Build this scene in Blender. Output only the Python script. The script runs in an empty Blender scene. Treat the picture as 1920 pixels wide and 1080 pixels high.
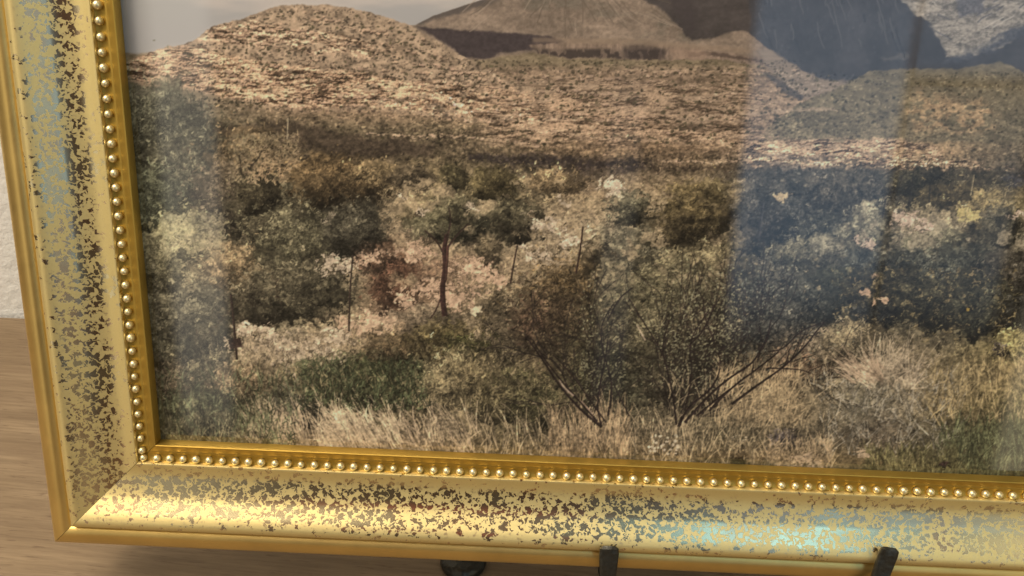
import bpy, bmesh, math, random
import numpy as np
from mathutils import Vector, Matrix

# =====================================================================================================
#  camera, world, lights, exposure
# =====================================================================================================
U = 0.006                      # one bead pitch of the frame, in metres
LEAN = math.radians(15)        # how far the frame leans back on its easel
GAP = 6.2                      # frame's lower edge above the table, in bead pitches
FPX = 1605.93                  # focal length in pixels of a 1920 wide picture
# camera pose found from the rows of beads: rows = camera right / down / forward in frame axes (u right, v down, n into the frame)
def rodrigues(r):
    t = np.linalg.norm(r); k = r/t; K = np.array([[0, -k[2], k[1]], [k[2], 0, -k[0]], [-k[1], k[0], 0]])
    return np.eye(3)+math.sin(t)*K+(1-math.cos(t))*K@K
CR = rodrigues(np.array([0.28289582, 0.02886827, 0.03497136]))
CT = np.array([-27.98722, 12.83410, 64.88147])
CC = -CR.T@CT
sl, cl_ = math.sin(LEAN), math.cos(LEAN)
AX = np.array([[1, 0, 0], [0, -sl, cl_], [0, -cl_, -sl]])     # frame axes -> world axes
BASE = AX@np.array([0, 7.0, 1.5])
OFF = np.array([0, 0, GAP-BASE[2]])                              # lift so that the table top is z = 0
def W(u, v, n=0.):
    return Vector((AX@np.array([u, v, n], float)+OFF)*U)
def D(u, v, n):
    return Vector(AX@np.array([u, v, n], float))

scene = bpy.context.scene
cam_data = bpy.data.cameras.new('camera'); cam = bpy.data.objects.new('camera', cam_data)
scene.collection.objects.link(cam); scene.camera = cam
cam_data.sensor_width = 36; cam_data.lens = FPX/1920*36
cam_data.clip_start = .01; cam_data.clip_end = 50
m3 = Matrix((D(*CR[0]), -D(*CR[1]), -D(*CR[2]))).transposed()
cam.matrix_world = Matrix.Translation(W(*CC)) @ m3.to_4x4()
scene.render.resolution_x = 1024; scene.render.resolution_y = 576

world = bpy.data.worlds.new('World'); scene.world = world; world.use_nodes = True
bg = world.node_tree.nodes['Background']; bg.inputs[0].default_value = (.16, .108, .07, 1); bg.inputs[1].default_value = .36

def area(name, u0, u1, v0, v1, n, color, radiance, soft=(.06, .25)):
    """a window, lit wall or added light panel, facing the frame, given in frame axes"""
    w, h = (u1-u0)*U, (v1-v0)*U
    d = bpy.data.lights.new(name, 'AREA'); d.shape = 'RECTANGLE'; d.size = w; d.size_y = h
    d.color = color; d.energy = radiance*math.pi*w*h
    o = bpy.data.objects.new(name, d); scene.collection.objects.link(o)
    mm = Matrix((D(1, 0, 0), D(0, -1, 0), D(0, 0, -1))).transposed()
    d.use_nodes = True; nt = d.node_tree; em = nt.nodes['Emission']                     # soft borders: curtains and frames, not a cut-out
    tc = nt.nodes.new('ShaderNodeTexCoord'); sp = nt.nodes.new('ShaderNodeSeparateXYZ'); nt.links.new(tc.outputs['UV'], sp.inputs[0])
    fac = None
    for i, e_ in ((0, soft[0]), (1, soft[1])):
        a_ = nt.nodes.new('ShaderNodeMath'); a_.operation = 'PINGPONG'; a_.inputs[1].default_value = .5; nt.links.new(sp.outputs[i], a_.inputs[0])
        mr = nt.nodes.new('ShaderNodeMapRange'); mr.interpolation_type = 'SMOOTHSTEP'; mr.inputs['From Max'].default_value = max(e_, 1e-4); nt.links.new(a_.outputs[0], mr.inputs[0])
        if fac is None: fac = mr.outputs[0]
        else:
            mu = nt.nodes.new('ShaderNodeMath'); mu.operation = 'MULTIPLY'; nt.links.new(fac, mu.inputs[0]); nt.links.new(mr.outputs[0], mu.inputs[1]); fac = mu.outputs[0]
    nt.links.new(fac, em.inputs['Strength'])
    o.matrix_world = Matrix.Translation(W((u0+u1)/2, (v0+v1)/2, n)) @ mm.to_4x4()
    return o
area('window_pane_light', 111, 179, -100, 104, -300, (.44, .70, 1.), .9, (.09, .3))
area('upper_blue_fill', 111, 179, -330, -72, -300, (.40, .76, 1.), 2.9, (.04, .1))  # added above the pane and brighter, to turn the bottom rail blue
area('window_top_light', 168, 232, -100, -18, -300, (.44, .70, 1.), .8, (.06, .12))
area('window_side_light', 168, 232, -40, 100, -300, (.52, .75, 1.), .42, (.12, .3))
area('window_gap_light', 56, 74, -40, 140, -300, (.7, .85, 1.), .14, (.25, .3))
area('white_door_light', -134, -103, -130, 170, -300, (1., .95, .84), .75, (.22, .2))
area('white_wall_light', -420, -156, -150, 200, -300, (1., .92, .72), .8, (.03, .1))
area('upper_left_fill', -420, -58, -360, -66, -300, (1., .9, .68), .5, (.06, .12))  # added panel, brightens what the bottom rail reflects
area('red_reflection_fill', -90, 60, -150, -62, -300, (1., .16, .11), .3, (.2, .3))  # added red panel, gives the bottom rail a red reflection
area('right_warm_fill', 238, 640, -330, 200, -300, (1., .88, .58), 1.05, (.02, .1))  # added warm panel for the left rail to reflect, no known source
def lamp(name, size, energy, d, dist, color):
    l = bpy.data.lights.new(name, 'AREA'); l.shape = 'DISK'; l.size = size; l.energy = energy; l.color = color
    o = bpy.data.objects.new(name, l); scene.collection.objects.link(o); d = D(*d).normalized()
    o.location = W(30, -12, 0)+d*dist; o.rotation_euler = d.to_track_quat('Z', 'Y').to_euler()
lamp('ceiling_lamp', .3, 4.8, (-1.0, -1.4, -1.0), 1.3, (1., .84, .62))
lamp('soft_fill_lamp', 1.9, 65., (-1.05, -1.95, -1.0), 2.2, (1., .86, .66))  # added broad fill, lets the ceiling lamp stay weak

scene.view_settings.view_transform = 'Standard'; scene.view_settings.look = 'None'
scene.view_settings.exposure = 0; scene.view_settings.gamma = 1; scene.view_settings.use_curve_mapping = False
scene.render.engine = 'CYCLES'

# =====================================================================================================
#  helpers
# =====================================================================================================
col = scene.collection
rnd = random.Random(5)
def tag(o, label=None, cat=None, group=None, kind=None):
    for k, v in (('label', label), ('category', cat), ('group', group), ('kind', kind)):
        if v: o[k] = v
    return o
def link(name, me, parent=None):
    o = bpy.data.objects.new(name, me); col.objects.link(o)
    if parent: o.parent = parent
    return o
def mesh(name, verts, faces, mat, smooth=True, sharp=None):
    me = bpy.data.meshes.new(name); me.from_pydata([tuple(v) for v in verts], [], faces); me.update()
    bm = bmesh.new(); bm.from_mesh(me); bmesh.ops.recalc_face_normals(bm, faces=bm.faces); bm.to_mesh(me); bm.free()
    if smooth:
        me.polygons.foreach_set('use_smooth', [True]*len(me.polygons))
        if sharp: me.set_sharp_from_angle(angle=math.radians(sharp))
    if mat: me.materials.append(mat)
    return me
def material(name):
    m = bpy.data.materials.new(name); m.use_nodes = True
    nt = m.node_tree; b = nt.nodes['Principled BSDF']
    return m, nt, b
def N(nt, t, **kw):
    n = nt.nodes.new(t)
    for k, v in kw.items():
        if k.startswith('i_'):
            key_ = k[2:]; n.inputs[int(key_) if key_.isdigit() else key_].default_value = v
        else: setattr(n, k, v)
    return n
def ramp(nt, fac, stops):
    r = nt.nodes.new('ShaderNodeValToRGB'); e = r.color_ramp.elements
    while len(e) < len(stops): e.new(.5)
    for x, (p, c) in zip(e, stops): x.position = p; x.color = c if len(c) == 4 else (*c, 1)
    nt.links.new(fac, r.inputs[0]); return r
def noise(nt, vec, scale, detail=3, rough=.55, dist=0.):
    n = N(nt, 'ShaderNodeTexNoise'); n.inputs['Scale'].default_value = scale; n.inputs['Detail'].default_value = detail
    n.inputs['Roughness'].default_value = rough; n.inputs['Distortion'].default_value = dist
    nt.links.new(vec, n.inputs['Vector']); return n.outputs['Fac']
def mathn(nt, op, a, b=None, c=None):
    n = N(nt, 'ShaderNodeMath', operation=op)
    for i, v in enumerate((a, b, c)):
        if v is None: continue
        if isinstance(v, (int, float)): n.inputs[i].default_value = v
        else: nt.links.new(v, n.inputs[i])
    return n.outputs[0]
def mapping(nt, scale=(1, 1, 1), rot=(0, 0, 0)):
    tc = N(nt, 'ShaderNodeTexCoord'); mp = N(nt, 'ShaderNodeMapping'); mp.inputs['Scale'].default_value = scale; mp.inputs['Rotation'].default_value = rot
    nt.links.new(tc.outputs['Object'], mp.inputs['Vector']); return mp.outputs['Vector']
def bump(nt, b, h, strength, dist):
    n = N(nt, 'ShaderNodeBump'); n.inputs['Strength'].default_value = strength; n.inputs['Distance'].default_value = dist
    nt.links.new(h, n.inputs['Height']); nt.links.new(n.outputs[0], b.inputs['Normal']); return n
def mixc(nt, fac, a, b):
    n = N(nt, 'ShaderNodeMix', data_type='RGBA')
    if isinstance(fac, (int, float)): n.inputs[0].default_value = fac
    else: nt.links.new(fac, n.inputs[0])
    for i, v in ((6, a), (7, b)):
        if isinstance(v, tuple): n.inputs[i].default_value = (*v, 1)
        else: nt.links.new(v, n.inputs[i])
    return n.outputs[2]

# ---------------------------------------------------------------------------- materials
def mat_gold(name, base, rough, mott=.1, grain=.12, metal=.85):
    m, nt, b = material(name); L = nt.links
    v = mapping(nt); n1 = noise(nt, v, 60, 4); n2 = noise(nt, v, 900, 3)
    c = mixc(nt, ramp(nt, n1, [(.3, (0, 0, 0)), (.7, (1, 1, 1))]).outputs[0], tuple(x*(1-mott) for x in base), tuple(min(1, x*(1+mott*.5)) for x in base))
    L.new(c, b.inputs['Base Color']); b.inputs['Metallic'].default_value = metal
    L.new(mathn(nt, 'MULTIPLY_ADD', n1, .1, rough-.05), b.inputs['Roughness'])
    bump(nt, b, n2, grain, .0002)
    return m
def mat_mottled():
    m, nt, b = material('mottled_gold_leaf'); L = nt.links
    v = mapping(nt)
    warp = N(nt, 'ShaderNodeTexNoise'); warp.inputs['Scale'].default_value = 420; warp.inputs['Detail'].default_value = 2; L.new(v, warp.inputs['Vector'])
    add = N(nt, 'ShaderNodeVectorMath', operation='MULTIPLY_ADD'); L.new(warp.outputs['Color'], add.inputs[0]); add.inputs[1].default_value = (.0026,)*3; L.new(v, add.inputs[2])
    vv = add.outputs[0]
    a = noise(nt, vv, 400, 2.4, .52); big = noise(nt, v, 70, 2); sp = noise(nt, vv, 1200, 2)
    patchy = noise(nt, v, 38, 2)
    f = mathn(nt, 'ADD', a, mathn(nt, 'MULTIPLY_ADD', patchy, .34, -.17)); f = mathn(nt, 'ADD', f, mathn(nt, 'MULTIPLY_ADD', sp, .12, -.06))
    rid = mathn(nt, 'ABSOLUTE', mathn(nt, 'SUBTRACT', noise(nt, vv, 190, 2.2), .5))                      # thin squiggles of leaf
    thin = ramp(nt, rid, [(.018, (1, 1, 1)), (.030, (0, 0, 0))]).outputs[0]
    holes = ramp(nt, noise(nt, vv, 620, 1), [(.63, (1, 1, 1)), (.66, (0, 0, 0))]).outputs[0]
    reflection_band = N(nt, 'ShaderNodeAttribute', attribute_name='reflection_band').outputs['Fac']  # painted dark reflection: bare flakes show only in this band
    f = mathn(nt, 'ADD', f, mathn(nt, 'MULTIPLY_ADD', reflection_band, -.15, .15))
    leaf = ramp(nt, f, [(.505, (0, 0, 0)), (.54, (1, 1, 1))]).outputs[0]
    leaf = mathn(nt, 'MAXIMUM', mathn(nt, 'MULTIPLY', leaf, mathn(nt, 'MAXIMUM', holes, mathn(nt, 'SUBTRACT', 1., reflection_band))), thin)
    fine = noise(nt, v, 1500, 2)
    c_leaf = mixc(nt, fine, (.72, .585, .27), (.82, .69, .335)); c_bare = mixc(nt, ramp(nt, patchy, [(.42, (0, 0, 0)), (.62, (1, 1, 1))]).outputs[0], (.70, .61, .39), (.60, .43, .27))  # reddish end of the bare tone is a red reflection put into the colour
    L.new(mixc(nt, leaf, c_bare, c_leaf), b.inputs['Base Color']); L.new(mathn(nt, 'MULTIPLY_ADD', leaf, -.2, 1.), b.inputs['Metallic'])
    L.new(mathn(nt, 'MULTIPLY_ADD', leaf, .26, .235), b.inputs['Roughness'])
    bump(nt, b, mathn(nt, 'ADD', leaf, mathn(nt, 'MULTIPLY', fine, .35)), .08, .0002)
    return m
M_OUT = mat_gold('satin_gold', (.72, .52, .19), .42, metal=.95)
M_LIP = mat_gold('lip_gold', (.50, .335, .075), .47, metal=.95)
M_BEAD = mat_gold('bead_gold', (.92, .80, .48), .36, .08, .1, .8)
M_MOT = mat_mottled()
def mat_plain(name, c, rough=.7):
    m, nt, b = material(name); v = mapping(nt); n = noise(nt, v, 160, 3)
    nt.links.new(mixc(nt, n, tuple(x*.8 for x in c), tuple(x*1.15 for x in c)), b.inputs['Base Color']); b.inputs['Roughness'].default_value = rough
    return m
M_BACK = mat_plain('backing_board', (.18, .13, .09)); M_RAB = mat_plain('dark_rebate', (.05, .035, .02))
def mat_iron():
    m, nt, b = material('hammered_black_iron'); L = nt.links; v = mapping(nt)
    n1 = noise(nt, v, 110, 2, .5); n2 = noise(nt, v, 700, 3)
    L.new(mixc(nt, n2, (.022, .022, .019), (.055, .054, .047)), b.inputs['Base Color']); b.inputs['Metallic'].default_value = .55
    L.new(mathn(nt, 'MULTIPLY_ADD', n2, .3, .22), b.inputs['Roughness'])
    bump(nt, b, mathn(nt, 'ADD', n1, mathn(nt, 'MULTIPLY', n2, .12)), .9, .0022)
    return m
M_IRON = mat_iron()
def mat_wood():
    m, nt, b = material('pale_oak_table'); L = nt.links
    v = mapping(nt, (1, 1, 1), (0, 0, math.radians(3)))
    mp = lambda s: (lambda q: (L.new(v, q.inputs['Vector']), setattr(q.inputs['Scale'], 'default_value', s), q.outputs['Vector'])[2])(N(nt, 'ShaderNodeMapping'))
    g1 = noise(nt, mp((5, 42, 5)), 1., 5, .6, .5); g2 = noise(nt, mp((26, 520, 26)), 1., 4, .65, .2); g3 = noise(nt, mp((55, 760, 55)), 1., 3, .6)
    g0 = noise(nt, mp((2.2, 15, 2.2)), 1., 3, .5, 1.2)
    base = ramp(nt, g1, [(.26, (.12, .080, .045)), (.44, (.195, .138, .082)), (.6, (.24, .174, .107)), (.8, (.165, .114, .067))]).outputs[0]
    c = mixc(nt, ramp(nt, g2, [(.36, (1, 1, 1)), (.62, (0, 0, 0))]).outputs[0], base, mixc(nt, .55, base, (.11, .072, .04)))
    pores = ramp(nt, g3, [(.59, (0, 0, 0)), (.66, (1, 1, 1))]).outputs[0]
    c = mixc(nt, mathn(nt, 'MULTIPLY', pores, .65), c, (.09, .052, .028))
    c = mixc(nt, ramp(nt, g0, [(.54, (0, 0, 0)), (.60, (.5, .5, .5)), (.63, (0, 0, 0))]).outputs[0], c, (.15, .10, .058))
    L.new(c, b.inputs['Base Color']); b.inputs['Roughness'].default_value = .6
    bump(nt, b, g2, .12, .0006)
    return m
M_WOOD = mat_wood()
def mat_wall():
    m, nt, b = material('white_plaster'); v = mapping(nt)
    n1 = noise(nt, v, 130, 4, .6); n2 = noise(nt, v, 9, 3)
    nt.links.new(mixc(nt, n2, (.80, .80, .79), (.88, .88, .87)), b.inputs['Base Color']); b.inputs['Roughness'].default_value = .85
    bump(nt, b, n1, .5, .0025); return m
M_WALL = mat_wall()

# =====================================================================================================
#  the setting: table and wall
# =====================================================================================================
def box(name, x0, x1, y0, y1, z0, z1, mat, bevel=0., parent=None):
    bm = bmesh.new()
    bmesh.ops.create_cube(bm, size=1, matrix=Matrix.Translation(((x0+x1)/2, (y0+y1)/2, (z0+z1)/2)) @ Matrix.Diagonal((x1-x0, y1-y0, z1-z0, 1)))
    if bevel: bmesh.ops.bevel(bm, geom=bm.edges[:], offset=bevel, segments=2, affect='EDGES')
    me = bpy.data.meshes.new(name); bm.to_mesh(me); bm.free(); me.materials.append(mat)
    return link(name, me, parent)
_d = AX@(CR.T@np.array([(20-960)/FPX, (592-540)/FPX, 1.])); _o = AX@CC+OFF
YW = float(_o[1]-_o[2]/_d[2]*_d[1])*U                                                          # the wall behind the table
tag(box('table_top', -.75, 1.25, -.36, YW, -.035, 0, M_WOOD, .003), 'pale oak table top with long grain under the easel', 'table', kind='structure')
tag(box('wall', -1.6, 2.2, YW+.002, YW+.12, -.9, 1.5, M_WALL), 'white plastered wall behind the table', 'wall', kind='structure')

PRINT_GAIN = (.95, 1.02, 1.22)
HOOKS = (((35.5, 4.55), -.05, .98), ((55.0, 3.6), .5, .92))
# ---------------------------------------------------------------- the printed landscape (flat print, painted procedurally)
PX0, PY0, PW, PH = 220, -200, 1880, 1110        # canvas origin and size, in reference pixels
def paint_print():
    rng = np.random.default_rng(11)
    YY, XX = np.mgrid[0:PH, 0:PW].astype(np.float32)
    XX += PX0; YY += PY0
    A = lambda *c: np.array(c, np.float32)
    def up(g, cx, cy):
        h, w = g.shape
        x = np.arange(PW)/cx; y = np.arange(PH)/cy
        xi = x.astype(int); yi = y.astype(int)
        fx = (x-xi).astype(np.float32); fy = (y-yi).astype(np.float32)
        fx = fx*fx*(3-2*fx); fy = fy*fy*(3-2*fy)
        r = g[:, xi]*(1-fx)+g[:, np.minimum(xi+1, w-1)]*fx
        return r[yi]*(1-fy)[:, None]+r[np.minimum(yi+1, h-1)]*fy[:, None]
    def vn(cx, cy=None):
        cy = cy or cx
        g = rng.random((int(PH/cy)+3, int(PW/cx)+3), dtype=np.float32)
        return up(g, cx, cy)
    def fbm(cx, cy=None, o=4):
        cy = cy or cx
        s = 0; a = 1; t = 0
        for _ in range(o):
            s = s+a*vn(max(cx, 1.3), max(cy, 1.3)); t += a; a *= .62; cx /= 2.1; cy /= 2.1
        return s/t
    def ss(e0, e1, v):
        t = np.clip((v-e0)/(e1-e0), 0, 1); return t*t*(3-2*t)
    def line(pts):
        p = np.array(pts, np.float32); return np.interp(XX[0], p[:, 0], p[:, 1])[None, :]
    def below(pts, soft=2., jit=0., cell=14):
        l = line(pts)
        if jit: l = l+(fbm(cell, cell, 3)-.5)*jit*2
        return ss(-soft, soft, YY-l)
    def mix(c, col, m):
        c[...] = c*(1-m[..., None])+col*m[..., None]
    def poly(pts, soft=3., jit=0., cell=16):
        p = np.array(pts, np.float32); q = np.roll(p, -1, 0)
        x = XX; y = YY
        if jit:
            x = x+(fbm(cell, cell, 3)-.5)*jit*2; y = y+(fbm(cell, cell, 3)-.5)*jit*2
        x0, y0 = p.min(0)-soft*2-jit*2; x1, y1 = p.max(0)+soft*2+jit*2
        sx = slice(int(max(0, x0-PX0)), int(min(PW, x1-PX0))); sy = slice(int(max(0, y0-PY0)), int(min(PH, y1-PY0)))
        xs = x[sy, sx]; ys = y[sy, sx]
        ins = np.zeros(xs.shape, bool); d = np.full(xs.shape, 1e9, np.float32)
        for a, b in zip(p, q):
            e = b-a; t = np.clip(((xs-a[0])*e[0]+(ys-a[1])*e[1])/(e@e+1e-6), 0, 1)
            d = np.minimum(d, np.hypot(xs-a[0]-t*e[0], ys-a[1]-t*e[1]))
            if abs(e[1]) > 1e-6:
                ins ^= ((a[1] > ys) != (b[1] > ys)) & (xs < (ys-a[1])/e[1]*e[0]+a[0])
        m = np.zeros((PH, PW), np.float32)
        m[sy, sx] = ss(-soft, soft, np.where(ins, d, -d))
        return m
    # ------------------------------------------------ vector strokes
    def put(cv, x, y, col, a):
        xi = np.floor(x-PX0).astype(int); yi = np.floor(y-PY0).astype(int)
        fx = x-PX0-xi; fy = y-PY0-yi
        for dx in (0, 1):
            for dy in (0, 1):
                X = xi+dx; Y = yi+dy
                w = (fx if dx else 1-fx)*(fy if dy else 1-fy)*a
                k = (X >= 0) & (X < PW) & (Y >= 0) & (Y < PH) & (w > .02)
                X = X[k]; Y = Y[k]; w = np.minimum(w[k]*1.5, 1)[:, None]
                cv[Y, X] = cv[Y, X]*(1-w)+col[k]*w
    def strokes(cv, x, y, ang, ln, wid, col, alpha=.85, bend=0., taper=True):
        n = len(x); x = x.copy(); y = y.copy()
        L = np.broadcast_to(ln, (n,)); Wd = np.broadcast_to(wid, (n,)); al = np.broadcast_to(alpha, (n,))
        bd = np.broadcast_to(bend, (n,)); an = np.broadcast_to(ang, (n,)).copy()
        steps = int(np.ceil(L.max()))+1
        for s in range(steps):
            k = L > s
            if not k.any(): break
            f = s/np.maximum(L, 1)
            wv = Wd*(1-f*.75 if taper else 1)
            ww = int(np.ceil(wv.max()))
            for o in range(ww):
                off = (o-(ww-1)/2)
                k2 = k & (np.abs(off) <= np.maximum(wv/2, .5))
                if k2.any():
                    put(cv, x[k2]+off*-np.sin(an[k2]), y[k2]+off*np.cos(an[k2]), col[k2], al[k2])
            x += np.cos(an); y += np.sin(an); an += bd/np.maximum(L, 1)
    def blobs(cv, x, y, rx, ry, col, alpha=.9):
        n = len(x); rx = np.broadcast_to(rx, (n,)); ry = np.broadcast_to(ry, (n,)); al = np.broadcast_to(alpha, (n,))
        R = int(np.ceil(max(rx.max(), ry.max())))
        for dy in range(-R, R+1):
            for dx in range(-R, R+1):
                e = (dx/rx)**2+(dy/ry)**2+(rng.random(n)-.5)*.7
                k = e < 1
                if k.any():
                    X = (x[k]-PX0+dx).astype(int); Y = (y[k]-PY0+dy).astype(int)
                    g = (X >= 0) & (X < PW) & (Y >= 0) & (Y < PH); X = X[g]; Y = Y[g]
                    w = (al[k][g]*np.clip(1.5-e[k][g], 0, 1))[:, None]
                    cv[Y, X] = cv[Y, X]*(1-w)+col[k][g]*w
    def samp(cv, x, y):
        return cv[np.clip((y-PY0).astype(int), 0, PH-1), np.clip((x-PX0).astype(int), 0, PW-1)]
    def scat(n, x0, x1, y0, y1):
        return rng.uniform(x0, x1, n), rng.uniform(y0, y1, n)
    def tint(c, lo, hi, n, hue=8):
        return np.clip(c*rng.uniform(lo, hi, (n, 1))+rng.normal(0, hue*.8, (n, 1))*A(1, .85, .5)+rng.normal(0, 1.5, (n, 3)), 8, 250)
    def shear(n, t):
        return n[((YY-PY0)-(XX-PX0)*t).astype(int) % PH, (XX-PX0).astype(int)]

    def stem(pts, w0, w1, col, al=.95):
        p = np.array(pts, float)
        for _ in range(3 if len(p) > 2 else 0):
            p = np.concatenate([p[:1], np.stack([p[:-1]*.75+p[1:]*.25, p[:-1]*.25+p[1:]*.75], 1).reshape(-1, 2), p[-1:]])
        seg = np.hypot(*np.diff(p, axis=0).T); t = np.concatenate([[0], np.cumsum(seg)])
        s_ = np.arange(0, t[-1], .6); x = np.interp(s_, t, p[:, 0]); y = np.interp(s_, t, p[:, 1])
        w = np.linspace(w0, w1, len(s_)); k = int(max(w0, w1)*2)+1
        nx = np.gradient(y); ny = -np.gradient(x); l = np.hypot(nx, ny)+1e-6
        for o in np.linspace(-.5, .5, k):
            c = A(*col)*(1+.35*(-o))*np.ones((len(s_), 1)) + rng.normal(0, 4, (len(s_), 3))
            put(cv, x+nx/l*o*w, y+ny/l*o*w, np.clip(c, 6, 250), np.full(len(s_), al))
    # ------------------------------------------------ sky
    cv = np.zeros((PH, PW, 3), np.float32)
    cv[...] = A(178, 177, 178)
    n1 = fbm(260, 70, 4)
    mix(cv, A(212, 202, 195), ss(.42, .72, n1+(XX-700)/2600-np.clip((YY-20)/160, -.2, .4)))
    mix(cv, A(176, 176, 174), ss(420, 300, XX)*.8)
    mix(cv, A(176, 174, 175), ss(20, 60, YY)*.6)
    # ------------------------------------------------ far shaded mountain on the right
    far = below([(220, 200), (1280, 60), (1330, -30), (1420, -120), (1560, -170), (1750, -150), (2100, -190)], 2, 5, 30)
    n2 = fbm(46, 60, 5); n3 = fbm(7, 7, 3)
    base = A(72, 70, 76)*(.82+.36*n2[..., None])*(.93+.14*n3[..., None])
    mix(cv, base, far)
    rid = fbm(60, 18, 4)
    lit = poly([(1672, -200), (1690, 0), (1722, 28), (1757, 62), (1772, 96), (1768, 104), (1800, 108), (1850, 96), (1890, 78), (1925, 58), (2100, -20), (2100, -200)], 3, 9, 22)*far
    tex = fbm(26, 9, 5); t2 = fbm(5, 4, 3)
    mix(cv, A(190, 178, 164)*(.42+.86*tex[..., None])*(.62+.66*t2[..., None]), lit*.95)
    for pts, c, a in (([(1790, -10), (1850, -10), (1840, 26), (1800, 32)], A(92, 92, 104), .75),
                      ([(1765, 118), (1800, 100), (1860, 72), (1930, 40), (1930, 62), (1870, 92), (1800, 112)], A(78, 80, 92), .9),
                      ([(1780, 106), (1830, 88), (1885, 66), (1880, 74), (1820, 100)], A(150, 142, 130), .7),
                      ([(1650, 108), (1700, 102), (1704, 110), (1660, 114)], A(120, 112, 105), .5)):
        mix(cv, c*(.8+.4*t2[..., None]), poly(pts, 4, 7, 12)*a)
    x, y = scat(260, 1410, 1720, -60, 120)
    blobs(cv, x, y, 1.6, 2.2, tint(samp(cv, x, y), 1.05, 1.3, 260, 4), .5)
    # ------------------------------------------------ cone mountain
    cone = below([(220, 130), (780, 46), (812, 30), (850, 17), (905, -1), (960, -30), (1030, -62), (1120, -84), (1180, -60), (1300, -40), (1385, 20), (1405, 62), (1440, 92), (1480, 118), (1530, 146), (1600, 160), (2100, 220)], 1.6, 2, 10)
    m = fbm(70, 26, 5); s = fbm(6, 5, 3)
    mix(cv, (A(150, 126, 106)*(.72+.5*m[..., None])*(.82+.36*s[..., None])), cone)
    mix(cv, A(120, 108, 92)*(.85+.3*s[..., None]), cone*ss(.55, .75, fbm(90, 40, 4))*.7)
    rims = below([(780, 46), (812, 30), (850, 17), (905, -1)], 1, 0)*(1-below([(780, 50), (812, 38), (850, 27), (935, 3)], 4, 4))*ss(960, 900, XX)*ss(775, 790, XX)
    mix(cv, A(92, 82, 78), rims*.85)
    dark = poly([(1212, -90), (1206, -2), (1246, 22), (1270, 48), (1296, 76), (1330, 72), (1388, 56), (1408, 62), (1404, 0), (1404, -90)], 3, 4, 14)
    mix(cv, A(80, 71, 69)*(.8+.4*m[..., None])*(.9+.2*s[..., None]), dark)
    mix(cv, A(70, 60, 62), poly([(1236, -40), (1300, -40), (1306, 60), (1290, 68)], 10, 5)*.5)
    mix(cv, A(74, 62, 64)*(.86+.3*s[..., None]), poly([(782, 51), (830, 54), (900, 58), (975, 63), (1040, 70), (1060, 78), (1010, 92), (940, 98), (905, 110), (868, 106), (830, 78)], 3, 4, 18))
    for _ in range(46):
        x0 = rng.uniform(900, 1240); y0 = rng.uniform(-60, 40); a_ = np.arctan2(1., (x0-1060)/95.)+rng.normal(0, .12); ln_ = rng.uniform(20, 70)
        q_ = np.linspace(0, ln_, 6); p_ = list(zip(x0+np.cos(a_)*q_+np.cumsum(rng.normal(0, 1.2, 6)), np.minimum(y0+np.sin(a_)*q_, 72)))
        if y0+ln_*np.sin(a_) < 74: stem(p_, 3.5, 1.5, (108, 92, 78) if rng.random() < .55 else (172, 148, 126), .11)
    for _ in range(70):
        x0 = rng.uniform(1420, 1700); y0 = rng.uniform(-150, 90); ln_ = rng.uniform(15, 60); q_ = np.linspace(0, ln_, 6)
        p_ = list(zip(x0+q_*.25+np.cumsum(rng.normal(0, 1.5, 6)), y0+q_))
        if y0+ln_ < 112: stem(p_, 3., 1.2, (94, 92, 96) if rng.random() < .6 else (58, 58, 66), .25)
    for _ in range(60):
        x0 = rng.uniform(1720, 2050); y0 = rng.uniform(-150, 60); ln_ = rng.uniform(15, 50); q_ = np.linspace(0, ln_, 6)
        stem(list(zip(x0+q_*.8+np.cumsum(rng.normal(0, 1.5, 6)), y0-q_*.45+q_*.9*(x0 < 1790))), 2.6, 1.2, (206, 196, 184) if rng.random() < .5 else (98, 96, 104), .3)
    # plain behind the hill
    plain = below([(220, 100), (900, 112), (930, 104), (1000, 98), (1060, 108), (1250, 110), (1340, 110), (1430, 122), (1500, 186), (1560, 192), (2100, 180)], 3, 3, 20)
    s2 = fbm(9, 5, 3); st = fbm(120, 9, 4)
    mix(cv, A(172, 139, 108)*(.42+.42*st[..., None]+.62*s2[..., None]), plain)
    mix(cv, A(206, 168, 134)*(.6+.6*s2[..., None]), plain*ss(.52, .66, fbm(70, 6, 4))*.6)
    mix(cv, A(98, 82, 62), plain*ss(.56, .7, fbm(24, 7, 4))*.6)
    mix(cv, A(132, 116, 84)*(.75+.5*s2[..., None]), plain*ss(135, 112, YY)*.7)
    # cliff band
    cl = poly([(990, 84), (1060, 80), (1160, 82), (1250, 84), (1336, 94), (1420, 106), (1470, 124), (1420, 118), (1340, 110), (1250, 111), (1060, 107), (1010, 100)], 2, 3, 10)
    st2 = fbm(5, 40, 3)
    mix(cv, A(150, 122, 102)*(.55+.45*st2[..., None]+.4*fbm(7, 7, 3)[..., None]), cl*.9)
    mix(cv, A(66, 55, 52), cl*(.35+.65*ss(.40, .55, fbm(9, 14, 3)))*ss(88, 96, YY)*ss(1262, 1235, XX)*.85)
    mix(cv, A(84, 66, 58), poly([(1290, 98), (1340, 97), (1430, 112), (1428, 116), (1340, 104), (1290, 104)], 2, 3, 8)*.7)
    mix(cv, A(72, 60, 58)*(.85+.3*s2[..., None]), poly([(1168, 90), (1185, 83), (1230, 83), (1248, 96), (1246, 110), (1170, 109)], 4, 4, 8)*.5)
    mix(cv, A(180, 142, 116), poly([(1256, 92), (1290, 90), (1330, 98), (1320, 112), (1258, 110)], 4, 4, 9)*.6*(.6+.6*s2))
    mix(cv, A(160, 130, 104), poly([(1000, 70), (1200, 74), (1420, 92), (1400, 100), (1200, 84), (1000, 80)], 4, 3, 12)*.6)
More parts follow.
